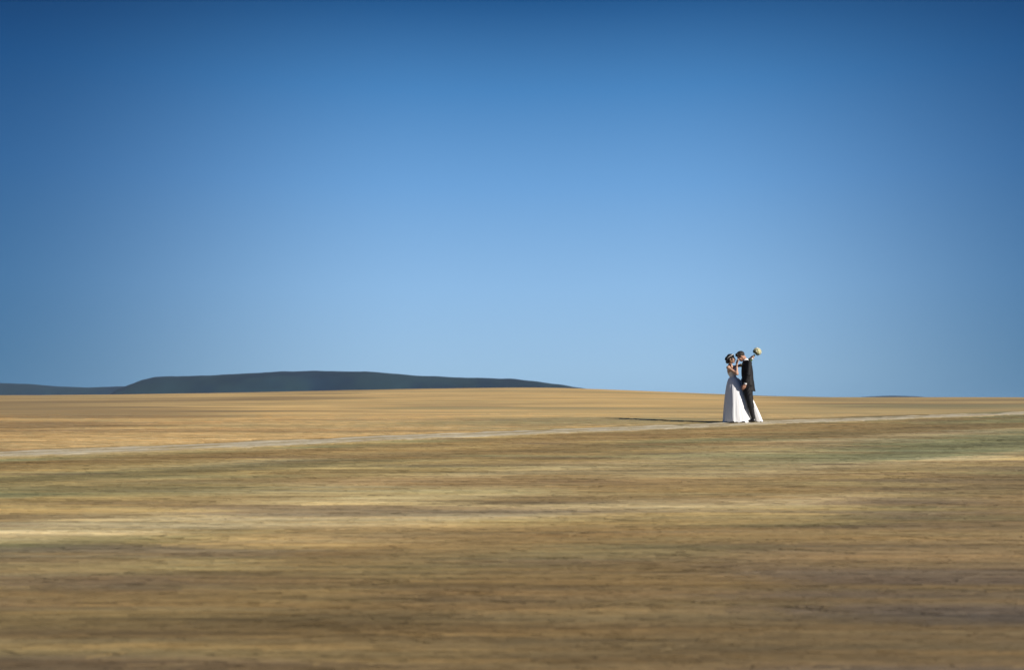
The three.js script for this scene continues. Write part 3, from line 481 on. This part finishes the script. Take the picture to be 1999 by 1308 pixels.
  // trousers with drag folds from the hip, shoes
  {
    const f0 = legJ.map(([h, k, a]) => blendAll([cone(h, k, 0.110, 0.070), cone(k, a, 0.070, 0.048)], 0.035)), hip = ell(P(1459.4, 766, 0.185), 0.118, 0.12, 0.172);
    const f = (x, y, z) => { let d = smin(f0[0](x, y, z), f0[1](x, y, z), 0.02); d = smin(d, hip(x, y, z), 0.04); const u = y * 1.1 - x * 1.7, w = y * 0.5 + x; d += 0.006 * n3(u * 17, w * 4, z * 7, 361) * sstep(0.10, 0.5, y) + 0.0035 * n3(u * 34, w * 7, z * 12, 363) + 0.004 * n3(x * 14, y * 9, z * 14, 362); d = smax(d, 0.055 - y, 0.006); return smax(d, y - P(0, 757, 0).y, 0.01); };
    mesh('trousers', net(f, V(-0.04, 0.03, -0.05), V(0.36, 0.98, 0.50), 0.0075), suit, groom);
    for (const [, , a] of legJ) { const yb = -0.005; const g = blendAll([cone(V(a.x + 0.012, yb + 0.045, a.z), V(a.x - 0.02, yb + 0.05, a.z), 0.042, 0.044), cone(V(a.x - 0.03, yb + 0.045, a.z), V(a.x - 0.16, yb + 0.03, a.z + 0.012), 0.043, 0.036), cone(V(a.x - 0.16, yb + 0.03, a.z + 0.012), V(a.x - 0.195, yb + 0.026, a.z + 0.012), 0.036, 0.024), cone(V(a.x, yb + 0.05, a.z), V(a.x, yb + 0.09, a.z), 0.042, 0.042)], 0.02);
      const up = net((x, y, z) => smax(g(x, y, z), yb + 0.012 - y, 0.004), V(a.x - 0.24, -0.02, a.z - 0.07), V(a.x + 0.08, 0.16, a.z + 0.08), 0.006), sh = mesh('shoe', up, leather, groom);
      mesh('sole', net((x, y, z) => smax(smax(g(x, y - 0.012, z) - 0.004, y - (yb + 0.014), 0.002), yb - y, 0.002), V(a.x - 0.25, -0.03, a.z - 0.08), V(a.x + 0.09, 0.05, a.z + 0.09), 0.006), new THREE.MeshStandardMaterial({ color: new THREE.Color(0.02, 0.018, 0.016), roughness: 0.8 }), sh); }
  }
  // buttonhole flower on the lapel
  {
    const c = P(1448.3, 717.8, 0.2), g = [], r = rng(31); for (let i = 0; i < 7; i++) g.push(new THREE.SphereGeometry(0.016, 7, 5).scale(1, 0.7, 1).translate(c.x + (r() - 0.5) * 0.03, c.y + (r() - 0.5) * 0.03 + 0.01, c.z + (r() - 0.5) * 0.03));
    const b = mesh('buttonhole_flower', mergeGeometries(g), new THREE.MeshStandardMaterial({ color: new THREE.Color(0.66, 0.66, 0.55), roughness: 0.8 }), groom);
    const l = []; for (let i = 0; i < 6; i++) l.push(new THREE.SphereGeometry(1, 6, 4).scale(0.008, 0.028, 0.003).rotateZ(2.6 + (r() - 0.5)).rotateY(r() * 3).translate(c.x + 0.004, c.y - 0.025, c.z + (r() - 0.5) * 0.03));
    mesh('leaf', mergeGeometries(l), new THREE.MeshStandardMaterial({ color: new THREE.Color(0.07, 0.13, 0.035), roughness: 0.6 }), b).userData.kind = 'stuff';
  }
}

renderer.render(scene, camera);
